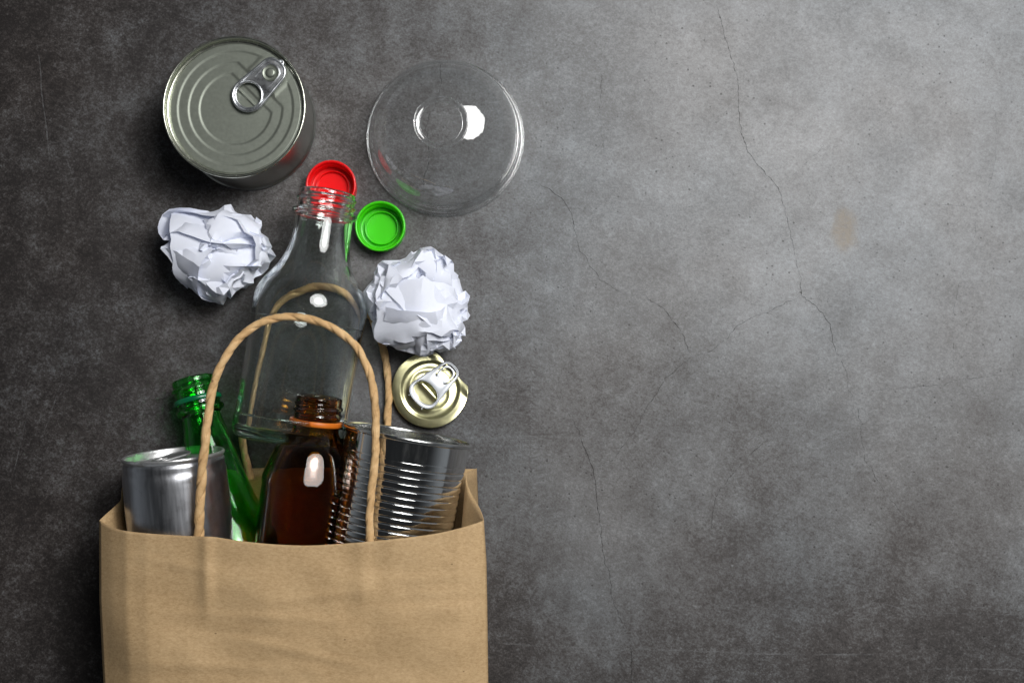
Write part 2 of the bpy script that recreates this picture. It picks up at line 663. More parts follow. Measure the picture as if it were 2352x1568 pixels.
CRACKS = [(1.0, zo_a, [(1020, 20), (1045, 100), (1065, 180), (1095, 270), (1118, 370), (1118, 470), (1128, 570), (1160, 660), (1225, 740), (1292, 810), (1318, 910), (1345, 1020), (1368, 1130), (1388, 1200), (1390, 1275), (1450, 1320), (1515, 1400), (1525, 1476), (1550, 1536), (1590, 1616), (1588, 1671), (1620, 1726), (1645, 1816), (1648, 1896), (1665, 1986), (1705, 2046), (1755, 2136)]),
          (0.7, zo_b, [(1755, 660), (1800, 710), (1850, 790), (1880, 860)]),
          (0.8, zo_a, [(1390, 1275), (1340, 1300), (1265, 1340), (1190, 1365), (1110, 1410), (1050, 1476), (1000, 1521), (912, 1541)]),
          (0.9, zo_a, [(220, 780), (270, 800), (320, 835), (365, 870), (395, 930), (415, 1010), (420, 1060), (480, 1150), (520, 1205), (565, 1240), (650, 1285)]),
          (1.1, zo_a, [(680, 1255), (730, 1290), (790, 1330), (830, 1385), (870, 1430), (890, 1476), (912, 1541)]),
          (0.8, zo_a, [(525, 300), (525, 400), (520, 470), (522, 540), (530, 600), (545, 680)]),
          (0.9, zo_b, [(912, 65), (850, 120), (800, 160), (775, 210), (730, 270), (700, 330), (660, 400), (620, 450), (570, 515), (490, 545)]),
          (1.1, zo_b, [(370, 290), (410, 350), (440, 430), (470, 500), (490, 545), (500, 620), (508, 720), (522, 800), (530, 900), (545, 970), (565, 1020), (568, 1100), (600, 1180), (630, 1260), (655, 1340), (655, 1440), (668, 1560)]),
          (0.9, zo_b, [(1240, 420), (1180, 480), (1115, 548), (1050, 620), (1015, 690), (1005, 770), (1000, 860), (995, 900)]),
          (0.8, zo_b, [(-40, 272), (0, 258), (80, 240), (130, 228), (210, 210), (290, 205)]),
          (0.9, zo_c, [(812, -70), (805, 0), (798, 75), (765, 180), (775, 300), (735, 420), (715, 520), (665, 590), (640, 690), (665, 800), (668, 900), (660, 1000), (625, 1110), (620, 1280)])]
FAINTS = [(0.8, zo_b, [(1620, 228), (1720, 210), (1850, 200), (1990, 190), (2060, 170), (2200, 150), (2290, 140)]),
          (0.7, zo_b, [(330, 210), (345, 150), (370, 100), (400, 20), (404, -40)]),
          (0.7, zo_b, [(290, 205), (330, 210), (350, 270), (370, 290)]),
          (0.6, zo_b, [(1645, 435), (1540, 435), (1450, 440)]),
          (0.6, zo_b, [(1740, 670), (1680, 730), (1610, 790)]),
          (0.7, zo_a, [(2148, 925), (2140, 1010), (2110, 1120), (2070, 1230), (2048, 1340), (2045, 1470), (2050, 1590)]),
          (0.6, zo_a, [(2220, 440), (2235, 560), (2230, 700), (2180, 860)]),
          (0.7, zo_a, [(1545, 15), (1620, 80)]),
          (0.7, zo_a, [(1300, 800), (1370, 745), (1450, 670), (1520, 590)]),
          (0.8, zo_b, [(2300, -20), (2310, 90), (2350, 190)]),
          (0.9, zo_b, [(2345, 1215), (2300, 1300), (2285, 1400)]),
          (0.9, lambda p: (p[0] * .5316, 734.8 + p[1] * .5316), [(0, 160), (40, 180), (90, 215), (150, 240), (210, 270)]),
          (0.7, lambda p: (p[0] * .3515, p[1] * .3515), [(550, 180), (575, 300), (610, 430), (660, 560), (680, 690)]),
          (0.7, lambda p: (p[0] * .3515, p[1] * .3515), [(810, 905), (930, 925), (1000, 960), (1075, 1080), (1100, 1200), (1160, 1320)]),
          (0.7, lambda p: (p[0] * .3515, p[1] * .3515), [(1475, 20), (1460, 110), (1425, 200)])]
SCRATCHES = [(0.9, zo_a, [(1950, 882), (2050, 888), (2140, 900), (2220, 893), (2300, 902)]),
             (1.4, lambda p: (p[0] * .3515, p[1] * .3515), [(235, 250), (262, 420), (275, 640), (300, 800), (325, 1060)]),
             (1.2, lambda p: (p[0] * .3515, p[1] * .3515), [(295, 925), (410, 940)]),
             (2.6, zo_b, [(60, 1300), (300, 1318), (560, 1325), (880, 1335), (1250, 1350), (1700, 1352)]),
             (1.2, zo_b, [(2290, 1040), (2250, 1230), (2190, 1420)]),
             (0.9, zo_b, [(1430, 1185), (1570, 1228)]),
             (1.4, zo_b, [(1740, 1130), (1880, 1170), (2352, 1180)]),
             (2.4, zo_b, [(1850, 1420), (2050, 1412), (2352, 1418)]),
             (1.6, lambda p: (p[0] * .5316, 734.8 + p[1] * .5316), [(270, 250), (230, 370), (185, 500)]),
             (1.4, lambda p: (p[0] * .5316, 734.8 + p[1] * .5316), [(140, 330), (100, 480), (60, 660)]),
             (0.9, lambda p: (p[0] * .5316, 734.8 + p[1] * .5316), [(280, 1200), (235, 1320)])]
rng = random.Random(5)


def strips(rows, width, z, jag):
    V, F = [], []
    for w, conv, pts in rows:
        P = [at(*conv(p)) * 1000 for p in pts]
        Q = []
        for a, b in zip(P, P[1:]):
            m = max(2, int((b - a).length / 1.3))
            for k in range(m):
                Q.append(a.lerp(b, k / m))
        Q.append(P[-1])
        n = len(Q)
        base = len(V)
        for i, q in enumerate(Q):
            t = (Q[min(i + 1, n - 1)] - Q[max(i - 1, 0)]).normalized()
            nr = Vector((-t.y, t.x, 0))
            off = (noise.noise(q * 0.22) * 1.1 + noise.noise(q * 0.9 + Vector((7, 3, 1))) * 0.55) * jag
            end = min(1.0, min(i, n - 1 - i) / 6.0)
            ww = w * width * (0.55 + 0.9 * abs(noise.noise(q * 0.35 + Vector((3, 9, 4))))) * (0.15 + 0.85 * end)
            c = q + nr * off
            V.append(tuple(c + nr * ww * .5 + Vector((0, 0, z))))
            V.append(tuple(c - nr * ww * .5 + Vector((0, 0, z))))
        for i in range(n - 1):
            a = base + 2 * i
            F.append((a, a + 1, a + 3, a + 2))
    return V, F


for nm, rows, w, z, jag, mt in (('crack', CRACKS, 0.50, 0.06, 1.0, M_CRACK), ('crack', FAINTS, 0.45, 0.05, 1.0, M_FAINT), ('scratch', SCRATCHES, 0.55, 0.04, 0.25, M_SCR)):
    obj(nm, *strips(rows, w, z, jag), mt, parent=table, smooth=0)

# ------------------------------------------------------------------ big closed food can
def big_can():
    top = at(537, 245, 50)
    T = thing('food_can', Matrix.Translation((top.x, top.y, 0)), 'wide closed food can with olive grey ring pull lid, standing upright', 'food can')
    R, hh = 43.2, 50.0
    prof = [(0, 0.4), (38, 0.4), (40.5, 0), (42.0, 0.6), (42.3, 2.2), (41.3, 3.2), (41.2, 5), (41.2, hh - 5), (41.6, hh - 3.6)]
    obj('can_body', *lathe(dense(prof, 3), 128), M_CANBODY, T)
    # rolled seam and the wall that drops to the lid
    seam = [(41.6, hh - 3.6), (42.7, hh - 3.3), (43.1, hh - 2.4), (43.2, hh - 1.0), (42.95, hh - 0.25), (42.45, hh), (41.95, hh - 0.25), (41.7, hh - 0.9), (41.3, hh - 4.2), (40.9, hh - 4.8), (40.2, hh - 5.0)]
    obj('rim', *lathe(smooth_profile(seam, 4), 160), M_CANRIM, T, 60)
    # embossed lid
    d = Vector((math.cos(math.radians(45)), math.sin(math.radians(45))))

    def zlid(x, y):
        r = math.hypot(x, y)
        al = x * d.x + y * d.y
        pe = -x * d.y + y * d.x
        z = hh - 4.55
        slot = max(abs(pe) - 11.5, 22.0 - al)              # inside the slot: negative
        s3 = max(r - 34.8, -slot)
        s2 = max(r - 28.3, al - 20.7)
        s1 = max(r - 21.8, al - 13.5)
        for s in (s3, s2, s1):
            z -= 0.34 * (1 - sstep(-0.95, 0.95, s))
        # stiffening bead under the finger ring
        b = max(abs(al - 9.5) - 0.0, abs(pe) - 9.0)
        z += 0.55 * (1 - sstep(0.1, 1.1, b))
        z -= 0.5 * sstep(39.2, 40.2, r)
        return z
    V, F = [(0, 0, zlid(0, 0))], []
    nr, ns = 150, 240
    for i in range(1, nr + 1):
        r = 40.3 * i / nr
        for k in range(ns):
            th = 2 * math.pi * k / ns
            x, y = r * math.cos(th), r * math.sin(th)
            V.append((x, y, zlid(x, y)))
    for k in range(ns):
        F.append((0, 1 + k, 1 + (k + 1) % ns))
    for i in range(nr - 1):
        for k in range(ns):
            a, b = 1 + i * ns + k, 1 + i * ns + (k + 1) % ns
            F.append((a, a + ns, b + ns, b))
    obj('lid', V, F, M_CANLID, T, 180)
    # ring pull, seen tilted a little off the lid
    out = hull(ell(0, 0, 10.1, 10.1, 72) + ell(19.5, 0, 8.6, 8.2, 72, 2.5))
    tab = [plate(out, [ell(0.2, 0, 7.7, 7.9, 60)], 0.45, 0.4)]
    loop = [(x * 0.96 + 0.3, y * 0.955, 0.35) for x, y in out]
    tab.append(tube(loop + loop[:2], 0.95, 10, cap=False))
    hl = [(x, y, 0.25) for x, y in ell(0.2, 0, 8.0, 8.2, 60)]
    tab.append(tube(hl + hl[:2], 0.75, 10, cap=False))
    u = [(10.5, -5.0, .5), (13, -5.3, .55), (18, -5.2, .55), (22.5, -4.0, .55), (24.2, 0, .55), (22.5, 4.0, .55), (18, 5.2, .55), (13, 5.3, .55), (10.5, 5.0, .5)]
    tab.append(tube([tuple(p) for p in spline(u, 5)], 0.5, 8))
    vf = join(*tab)
    rot = Matrix.Rotation(math.radians(45), 4, 'Z')
    o2 = at(570.5, 219, 48) * 1000 - Vector((top.x * 1000, top.y * 1000, 0))
    MT = Matrix.Translation((o2.x, o2.y, hh - 2.6)) @ rot @ Matrix.Rotation(math.radians(-2.5), 4, 'Y')
    pt = obj('pull_tab', *move(vf, MT), M_TAB, T, 50)
    rv = [(0, 0.9), (1.6, 0.95), (2.5, 0.8), (2.9, 0.3), (3.1, -0.2), (4.6, -0.2), (5.0, 0.2), (5.3, -0.2)]
    obj('rivet', *move(lathe(rv, 40), MT @ Matrix.Translation((19.0, 0, 0.75))), M_CANLID, pt, 50)
    # nose of the tab
    nose = [(26.4, -2.2, .2), (28.4, -1.2, .1), (29.0, 0, 0), (28.4, 1.2, .1), (26.4, 2.2, .2)]
    obj('nose', *move(tube([tuple(p) for p in spline(nose, 4)], 0.8, 8), MT), M_TAB, pt, 50)


big_can()

# ------------------------------------------------------------------ clear dome lid
def dome_lid():
    c = at(1023, 317, 1)
    T = thing('dome_lid', Matrix.Translation((c.x, c.y, 0)), 'clear plastic dome cup lid with a round hole in its top', 'cup lid')
    nrm = [(15.5, 14.0), (20, 17.0), (26, 21.5), (32, 31.0), (38, 46.0), (42, 63.0), (44.2, 80.0), (45.0, 86.0)]
    prof = [(47.4, 2.2), (46.9, 8.0), (46.7, 9.4), (46.2, 10.0), (45.6, 9.9), (45.3, 10.3)]
    zs, r = [(16.2, 0.0)], 16.2
    while r < 45.0:
        r2 = min(45.0, r + 0.5)
        zs.append((r2, zs[-1][1] - (r2 - r) * math.tan(math.radians(interp((r + r2) / 2, nrm)))))
        r = r2
    zt = 47.0
    drop = zs[-1][1]
    for i in range(8):
        prof.append((45.4 - 0.4 * i / 8, 10.2 + (zt + drop - 10.2) * i / 8))
    prof += [(r, zt + z) for r, z in reversed(zs)]
    prof += [(15.9, zt - 0.2), (15.6, zt - 0.9), (15.0, zt - 1.5), (13.3, zt - 1.6)]
    obj('dome', *lathe(prof, 128), M_FILM, T, 60)
    lip2 = [tuple(Vector((12.95 * math.cos(a_), 12.95 * math.sin(a_), zt - 1.7))) for a_ in [2 * math.pi * i / 72 for i in range(74)]]
    lip3 = [tuple(Vector((15.9 * math.cos(a_), 15.9 * math.sin(a_), zt - 0.1))) for a_ in [2 * math.pi * i / 72 for i in range(74)]]
    obj('hole_edge', *join(tube(lip2, 0.3, 8, cap=False), tube(lip3, 0.25, 8, cap=False)), M_FILMRIM, T, 60)
    rim = [(47.6, 2.2), (48.0, 1.9), (48.9, 1.9), (49.5, 2.5), (50.0, 1.8), (50.1, 1.0), (49.7, 0.3), (49.0, 0.25), (48.7, 0.8)]
    obj('rim', *lathe(smooth_profile(rim, 4), 160, lambda th, r, z, i: r + 0.06 * math.sin(th * 60) * (1 if z < 1.5 else 0)), M_FILMRIM, T, 60)


dome_lid()

# ------------------------------------------------------------------ bottle caps
def cap(name, px, py, mat, label, seed):
    c = at(px, py, 13)
    T = thing(name, Matrix.Translation((c.x, c.y, 0)) @ Matrix.Rotation(seed, 4, 'Z'), label, 'bottle cap', 'plastic bottle caps')
    p = [(0, 0), (13.6, 0), (14.4, 0.5), (14.9, 1.6), (15.1, 9.2), (15.55, 9.6), (15.75, 12.2), (15.5, 12.9), (15.0, 13.1), (14.5, 12.9), (14.1, 12.2), (13.7, 9.6), (13.2, 9.0), (13.1, 3.0), (12.6, 2.2), (11.6, 1.8), (0, 1.7)]
    prof = smooth_profile(p, 3)
    prof = [(r, max(0, z)) for r, z in prof]

    def rf(th, r, z, i):
        if r > 14.7 and 1.8 < z < 9.0:
            return r + 0.16 * math.sin(th * 60)
        if 12.9 < r < 13.9 and 4.5 < z < 8.8:      # inner thread
            ph = (z - 4.5) / 2.4 - th / (2 * math.pi)
            return r - 0.5 * max(0, math.cos(2 * math.pi * ph)) ** 6
        return r
    parts = [lathe(prof, 180, rf)]
    for k in range(9):                            # stubs left by the torn ring
        a = 2 * math.pi * k / 9 + 0.13 * math.sin(k * 5 + seed)
        q = lathe([(0, 0), (0.42, 0.0), (0.36, 0.5), (0, 0.62)], 8)
        parts.append(move(q, Matrix.Translation((15.15 * math.cos(a), 15.15 * math.sin(a), 12.95))))
    obj('shell', *join(*parts), mat, T, 50)
    ring = [(9.7, 1.6), (9.9, 4.4), (10.2, 4.9), (10.6, 4.5), (10.8, 1.6)]
    obj('seal_ring', *lathe(smooth_profile(ring, 3), 96), mat, T, 60)


cap('bottle_cap', 759.6, 425, M_RED, 'red plastic bottle cap, open side up, under the clear bottle mouth', 0.4)
cap('bottle_cap', 873, 519, M_GRN, 'bright green plastic bottle cap lying open side up beside the clear bottle neck', 1.3)

# ------------------------------------------------------------------ crumpled paper
def crumple(seed, outline, hz, nx=48, ny=62, L=4.3, steps=230, nplanes=15, ncrease=44):
    """A stiff sheet with random crease lines, squeezed into an uneven pocket."""
    rng = np.random.default_rng(seed)
    X, Y = np.meshgrid(np.arange(nx) * L, np.arange(ny) * L, indexing='ij')
    X = X - X.mean()
    Y = Y - Y.mean()
    p = np.stack([X, Y, np.zeros_like(X)], -1)
    stiff = np.full(X.shape, .95)
    for k in range(ncrease):
        a = rng.uniform(0, np.pi)
        cx, cy = rng.uniform(-95, 95), rng.uniform(-125, 125)
        half = rng.uniform(25, 110)
        s = (X - cx) * np.cos(a) + (Y - cy) * np.sin(a)
        tt = -(X - cx) * np.sin(a) + (Y - cy) * np.cos(a)
        stiff[(np.abs(s) < L * .75) & (np.abs(tt) < half)] = 0.
        p[..., 2] += rng.choice([-1, 1]) * np.maximum(0, 16 - np.abs(s)) * .5 * (np.abs(tt) < half)
    for k in range(6):
        a = rng.uniform(0, 6.28)
        f = rng.uniform(.015, .05)
        ph = rng.uniform(0, 6.28)
        p[..., 2] += rng.uniform(4, 12) * np.sin((X * np.cos(a) + Y * np.sin(a)) * f + ph)
    p += rng.normal(0, .4, p.shape)
    q, _ = np.linalg.qr(rng.normal(size=(3, 3)))
    p = p @ q
    ang = np.linspace(-np.pi, np.pi, len(outline) + 1)
    out = np.append(outline, outline[0])
    mo = out.mean()
    n = rng.normal(size=(nplanes, 3))
    n /= np.linalg.norm(n, axis=1, keepdims=True)
    off = rng.uniform(.84, 1.05, nplanes)
    v = np.zeros_like(p)
    D = L * np.sqrt(2)
    sx = stiff[1:-1, :, None]
    sy = stiff[:, 1:-1, None]

    def proj(A, B, rest, k):
        d = B - A
        l = np.sqrt((d * d).sum(-1, keepdims=True)) + 1e-9
        c = d * ((l - rest) / l * .5 * k)
        A += c
        B -= c

    def bend(a, b, c, w):
        e = ((a + c) * .5 - b) * w * .5
        b += e
        a -= e * .5
        c -= e * .5
    for s in range(steps):
        t = min(1., s / (steps * .75))
        sc = (1 - t) * 170 / mo + t
        old = p.copy()
        p = p + v * .8
        for it in range(6):
            for st in (0, 1):
                m = (nx - st) // 2
                proj(p[st:st + 2 * m:2], p[st + 1:st + 2 * m:2], L, 1.)
                m = (ny - st) // 2
                proj(p[:, st:st + 2 * m:2], p[:, st + 1:st + 2 * m:2], L, 1.)
            for st in (0, 1):
                m = (nx - st) // 2
                proj(p[st:st + 2 * m:2, :-1], p[st + 1:st + 2 * m:2, 1:], D, .9)
                proj(p[st:st + 2 * m:2, 1:], p[st + 1:st + 2 * m:2, :-1], D, .9)
            for st in range(3):
                m = (nx - st) // 3
                bend(p[st:st + 3 * m:3], p[st + 1:st + 3 * m:3], p[st + 2:st + 3 * m:3], sx[st:st + 3 * m:3])
                m = (ny - st) // 3
                bend(p[:, st:st + 3 * m:3], p[:, st + 1:st + 3 * m:3], p[:, st + 2:st + 3 * m:3], sy[:, st:st + 3 * m:3])
            th = np.arctan2(p[..., 1], p[..., 0])
            r = np.interp(th, ang, out) * sc
            qd = np.sqrt((p[..., 0] ** 2 + p[..., 1] ** 2) / r ** 2 + (p[..., 2] / (hz * sc)) ** 2)
            f = np.where(qd > 1, 1 / qd, 1.)
            p *= (1 - (1 - f) * .35)[..., None]
            for k in range(nplanes):
                dd = p @ n[k] - off[k] * sc * (hz + (mo - hz) * (1 - n[k, 2] ** 2))
                p -= np.maximum(dd, 0)[..., None] * n[k] * .35
        v = np.clip(p - old, -3, 3)
    # let the loose flaps reach out to the uneven outline
    th = np.arctan2(p[..., 1], p[..., 0])
    rr = np.hypot(p[..., 0], p[..., 1])
    nb = 48
    edges = np.linspace(-np.pi, np.pi, nb + 1)
    mid = (edges[1:] + edges[:-1]) / 2
    act = np.array([rr[(th >= a) & (th < b)].max() for a, b in zip(edges[:-1], edges[1:])])
    want = np.interp(mid, ang, out)
    ratio = np.clip(want / act, .8, 1.35)
    rt = np.interp(th, np.concatenate([[mid[-1] - 2 * np.pi], mid, [mid[0] + 2 * np.pi]]), np.concatenate([[ratio[-1]], ratio, [ratio[0]]]))
    w = 1 + (rt - 1) * np.clip(rr / 22, 0, 1)
    p[..., 0] *= w
    p[..., 1] *= w
    return p


def paper_ball(px, py, outline, centre, hz, seed, label, ncrease=44):
    sc = 0.9711 / 3.675 / 5.121
    pts = [((x - centre[0]) * sc, (centre[1] - y) * sc) for x, y in outline]
    a = [math.atan2(y, x) for x, y in pts]
    r = [math.hypot(x, y) for x, y in pts]
    o = np.argsort(a)
    a = np.array(a)[o]
    r = np.array(r)[o]
    grid = np.linspace(-np.pi, np.pi, 73)[:-1]
    rad = np.interp(grid, np.concatenate([a - 2 * np.pi, a, a + 2 * np.pi]), np.concatenate([r, r, r]))
    p = crumple(seed, rad, hz, ncrease=ncrease)
    nx, ny = p.shape[:2]
    p[..., 2] -= p[..., 2].min() - 0.2
    F = []
    for i in range(nx - 1):
        for j in range(ny - 1):
            q = (i * ny + j, (i + 1) * ny + j, (i + 1) * ny + j + 1, i * ny + j + 1)
            d1 = np.linalg.norm(p[i, j] - p[i + 1, j + 1])
            d2 = np.linalg.norm(p[i + 1, j] - p[i, j + 1])
            F += [(q[0], q[1], q[2]), (q[0], q[2], q[3])] if d1 < d2 else [(q[0], q[1], q[3]), (q[1], q[2], q[3])]
    c = at(px, py, 26)
    me = bpy.data.meshes.new('paper_ball')
    me.from_pydata((p.reshape(-1, 3) * MM).tolist(), [], F)
    me.materials.append(M_PAPER)
    finish(me, 33)
    ob = bpy.data.objects.new('paper_ball', me)
    ob.location = (c.x, c.y, 0)
    COL.objects.link(ob)
    return tag(ob, label, 'paper ball', 'crumpled paper balls')


L_OUT = [(1010, 185), (1200, 300), (1370, 410), (1395, 560), (1395, 690), (1440, 675), (1495, 810), (1420, 950), (1290, 1040), (1240, 1150), (1130, 1190), (1070, 1190), (1030, 1335), (880, 1365), (650, 1330), (540, 1230), (410, 1140), (300, 1030), (330, 900), (295, 850), (340, 690), (165, 705), (135, 610), (160, 500), (140, 430), (200, 300), (380, 255), (520, 225), (620, 270), (800, 275), (1000, 300)]
R_OUT = [(905, 130), (1120, 270), (1230, 400), (1275, 620), (1395, 720), (1395, 930), (1330, 1100), (1290, 1310), (1240, 1360), (1000, 1380), (795, 1445), (720, 1385), (500, 1340), (240, 1220), (250, 1070), (210, 980), (150, 850), (125, 690), (160, 615), (265, 560), (265, 440), (340, 310), (550, 300), (640, 280), (730, 210)]
paper_ball(491, 581, L_OUT, (790, 780), 25, 8, 'loosely crumpled white paper ball with torn flaps, between food can and aluminium drink can', 44)
paper_ball(962.6, 693, R_OUT, (790, 790), 27, 9, 'tightly crumpled white paper ball overlapping the small gold lid', 64)

# ------------------------------------------------------------------ glass bottles
def thread(z0, z1, pitch, amp, lead=0.0, sharp=4):
    def f(th, z):
        if z < z0 - pitch or z > z1 + pitch:
            return 0.0
        ph = (z - z0) / pitch - th / (2 * math.pi) + lead
        fade = sstep(z0, z0 + pitch * 0.6, z) * (1 - sstep(z1 - pitch * 0.6, z1, z))
        return amp * fade * max(0.0, math.cos(math.pi * (ph - round(ph)))) ** sharp
    return f


def bottle_mesh(outer, wall, base_t, mouth_in, thr=None, facet=None, step=0.5, seg=144):
    """outer: [(r, z)] from the base edge up to the lip; a closed glass wall with an inner face."""
    out = dense(outer, step)
    inn = []
    for r, z in reversed(outer):
        if z < base_t + 0.5:
            continue
        rr = min(r - wall, 1e9)
        if z > outer[-1][1] - mouth_in[1]:
            rr = mouth_in[0]
        inn.append((max(rr, 0.5), min(z, outer[-1][1])))
    lip = outer[-1][1]
    inn = [(mouth_in[0], lip - 0.3)] + [p for p in inn if p[1] < lip - 0.6]
    inn = inn + [(inn[-1][0] - 1.5, base_t + 0.6), (inn[-1][0] - 5, base_t)]
    inn = dense(inn, 2.0)
    nout = len(out)
    prof = [(0, outer[0][1] + 2.2), (outer[0][0] * 0.55, outer[0][1] + 1.6), (outer[0][0] * 0.9, outer[0][1] + 0.2)] + out + [(outer[-1][0] - 0.8, lip + 0.35)] + inn + [(0, base_t + 1.0)]

    def rf(th, r, z, i):
        d = 0.0
        if thr and 3 <= i < 3 + nout:
            d += thr(th, z)
        if facet:
            d += facet(th, r, z)
        return r + d
    return lathe(prof, seg, rf)


def zdown(profile_px, k, total):
    """[(distance from the mouth, radius)] in pixels -> [(r, z)] from base to mouth in mm."""
    pts = smooth_profile([(r * k, (total - a) * k) for a, r in reversed(profile_px)], 5)
    return [(r, min(max(z, 0.0), total * k)) for r, z in pts]


def lying(name, mouth_px, z_mouth, u, tilt, length, label, cat, spin=0.0, group=None):
    """Matrix of a vessel that lies down: base below, mouth at the measured point; u = image direction from mouth to base."""
    mouth = at(*mouth_px, z_mouth)
    d = Vector((-u[0], u[1], 0)).normalized()       # world direction base -> mouth
    d = (d * math.cos(tilt) + Vector((0, 0, math.sin(tilt)))).normalized()
    base = mouth - d * length * MM
    return thing(name, axis_matrix(base, d, spin), label, cat, group), base, d


# clear bottle
k = 0.2612
cl = [(0, 62), (2, 64.5), (12, 65), (40, 65), (44, 66), (47, 75), (51, 76), (55, 74), (58, 68), (66, 66.5), (85, 67), (115, 69), (140, 73), (160, 79), (178, 87), (195, 98), (213, 111), (230, 121.5), (248, 128.5), (264, 132), (276, 132.8), (290, 132.0), (306, 130.6), (330, 130), (520, 130), (532, 131.5), (560, 131.5), (574, 129), (583, 123), (588, 112)]
prof = zdown(cl, k, 588)
th1 = thread((588 - 40) * k, (588 - 4) * k, 5.4, 1.35)
T, _, _ = lying('glass_bottle', (754, 442), 37.5, (-0.1495, 0.9888), 0.0, 588 * k, 'empty clear glass bottle with wide threaded neck lying among the paper balls', 'bottle', 0.7, 'glass bottles')
obj('body', *bottle_mesh(prof, 2.7, 6.0, (14.4, 16.5), th1), M_CLEAR, T, 180)

# amber bottle
k = 0.2530
br = [(0, 48), (2, 50.5), (10, 51), (50, 51.5), (76, 51), (84, 53), (96, 62), (109, 74), (124, 84), (145, 93), (170, 101), (190, 106.5), (202, 108.5), (210, 107.5), (222, 106.5), (300, 106.5), (480, 106.5), (492, 104), (500, 97)]
prof = zdown(br, k, 500)
th2 = thread((500 - 48) * k, (500 - 12) * k, 4.2, 1.5, 0.1)


def facet_b(th, r, z):
    """eight soft panels below the neck"""
    f = sstep((500 - 95) * k, (500 - 150) * k, z)
    if f <= 0 or r < 6:
        return 0.0
    a = (th + math.pi / 8) % (math.pi / 4) - math.pi / 8
    flat = r * (math.cos(math.pi / 8) ** 0.55) / math.cos(a)
    flat = min(flat, r * 1.02)
    return (flat - r) * 0.42 * f


T, bb, bd = lying('glass_bottle', (732, 911), 54, (-0.1305, 0.9914), math.radians(5.5), 500 * k, 'dark amber glass bottle with an orange plastic ring round its neck', 'bottle', math.radians(22), 'glass bottles')
obj('body', *bottle_mesh(prof, 2.6, 5.0, (10.4, 16), th2, facet_b), M_BROWN, T, 180)
zr = (500 - 66) * k
ringp = [(13.4, zr), (14.6, zr - 0.1), (15.2, zr + 0.4), (15.35, zr + 1.5), (15.2, zr + 2.6), (14.7, zr + 3.1), (13.4, zr + 3.1)]
obj('neck_ring', *lathe(smooth_profile(ringp, 3), 96, closed=True), M_ORANGE, T, 50)

# green bottle
k = 0.2636
gr = [(0, 47), (2, 49.5), (12, 50), (44, 50.5), (66, 50), (70, 55), (75, 56), (80, 54), (86, 46), (95, 45), (120, 48.5), (150, 53.5), (190, 59.5), (236, 67), (292, 79), (340, 91), (380, 99), (420, 103), (500, 104), (670, 104), (684, 101), (692, 93)]
prof = zdown(gr, k, 692)
th3 = thread((692 - 38) * k, (692 - 5) * k, 4.3, 1.3)
T, _, _ = lying('glass_bottle', (443.6, 869.5), 17, (0.25, 0.968), math.radians(-3.6), 692 * k, 'green glass bottle leaning out behind the aluminium drink can', 'bottle', 1.0, 'glass bottles')
obj('body', *bottle_mesh(prof, 2.6, 5.0, (10.2, 16), th3), M_GREEN, T, 180)
zr = (692 - 58) * k
ringp = [(13.3, zr), (14.4, zr), (15.0, zr + 0.6), (15.1, zr + 1.8), (14.8, zr + 2.8), (14.2, zr + 3.2), (13.3, zr + 3.2)]
obj('neck_ring', *lathe(smooth_profile(ringp, 3), 96, closed=True), M_GRING, T, 50)

# ------------------------------------------------------------------ aluminium drink can
def drink_can():
    T, _, _ = lying('drink_can', (397.5, 1041), 54, (0.075, 0.997), math.radians(7.7), 118, 'bare brushed aluminium drink can with stained rim in the paper bag', 'drink can', 0.4)
    R = 30.4
    Lc = 118.0
    p = [(0, 6), (16, 5), (21, 0.3), (23, 0), (25, 1.2), (29.2, 8), (R, 12), (R, Lc - 15), (30.2, Lc - 11.5), (29.6, Lc - 9), (29.35, Lc - 7.2), (29.5, Lc - 5.6), (29.3, Lc - 4.4), (28.6, Lc - 3.2)]
    V, F = lathe(dense(p, 2.2), 112)
    V2 = []
    for x, y, z in V:
        q = Vector((x * .04, y * .04, z * .03))
        d = noise.noise(q) * 0.55 + noise.noise(q * 2.7) * 0.22
        r = math.hypot(x, y)
        f = (1 + d / r) if (r > 15 and 10 < z < Lc - 12) else 1
        V2.append((x * f, y * f, z))
    obj('can_body', V2, F, M_ALU, T, 60)
    rim = [(28.6, Lc - 3.2), (29.2, Lc - 2.4), (29.7, Lc - 1.4), (29.6, Lc - 0.4), (29.0, Lc), (28.3, Lc - 0.2), (27.9, Lc - 0.9), (27.4, Lc - 3.6), (26.6, Lc - 5.6), (25.4, Lc - 6.4), (24.4, Lc - 5.8), (23.8, Lc - 4.4), (23, Lc - 4.0)]
    lid = obj('rim', *lathe(smooth_profile(rim, 4), 128), M_ALURIM, T, 60)
    obj('lid', *lathe([(23, Lc - 4.0), (15, Lc - 3.9), (6, Lc - 4.1), (0, Lc - 4.1)], 96), M_ALURIM, T, 60)
    out = hull(ell(-5.5, 0, 6.5, 7.2, 40) + ell(6, 0, 6.5, 6.4, 40))
    tb = join(plate(out, [ell(6.0, 0, 4.0, 4.0, 30)], 0.5, 0.4), tube([(x * .95, y * .95, .2) for x, y in out + out[:2]], 0.7, 8, cap=False))
    obj('pull_tab', *move(tb, Matrix.Translation((1.5, 2.0, Lc - 1.7)) @ Matrix.Rotation(0.35, 4, 'Z') @ Matrix.Rotation(math.radians(7), 4, 'Y')), M_ALURIM, T, 50)


drink_can()

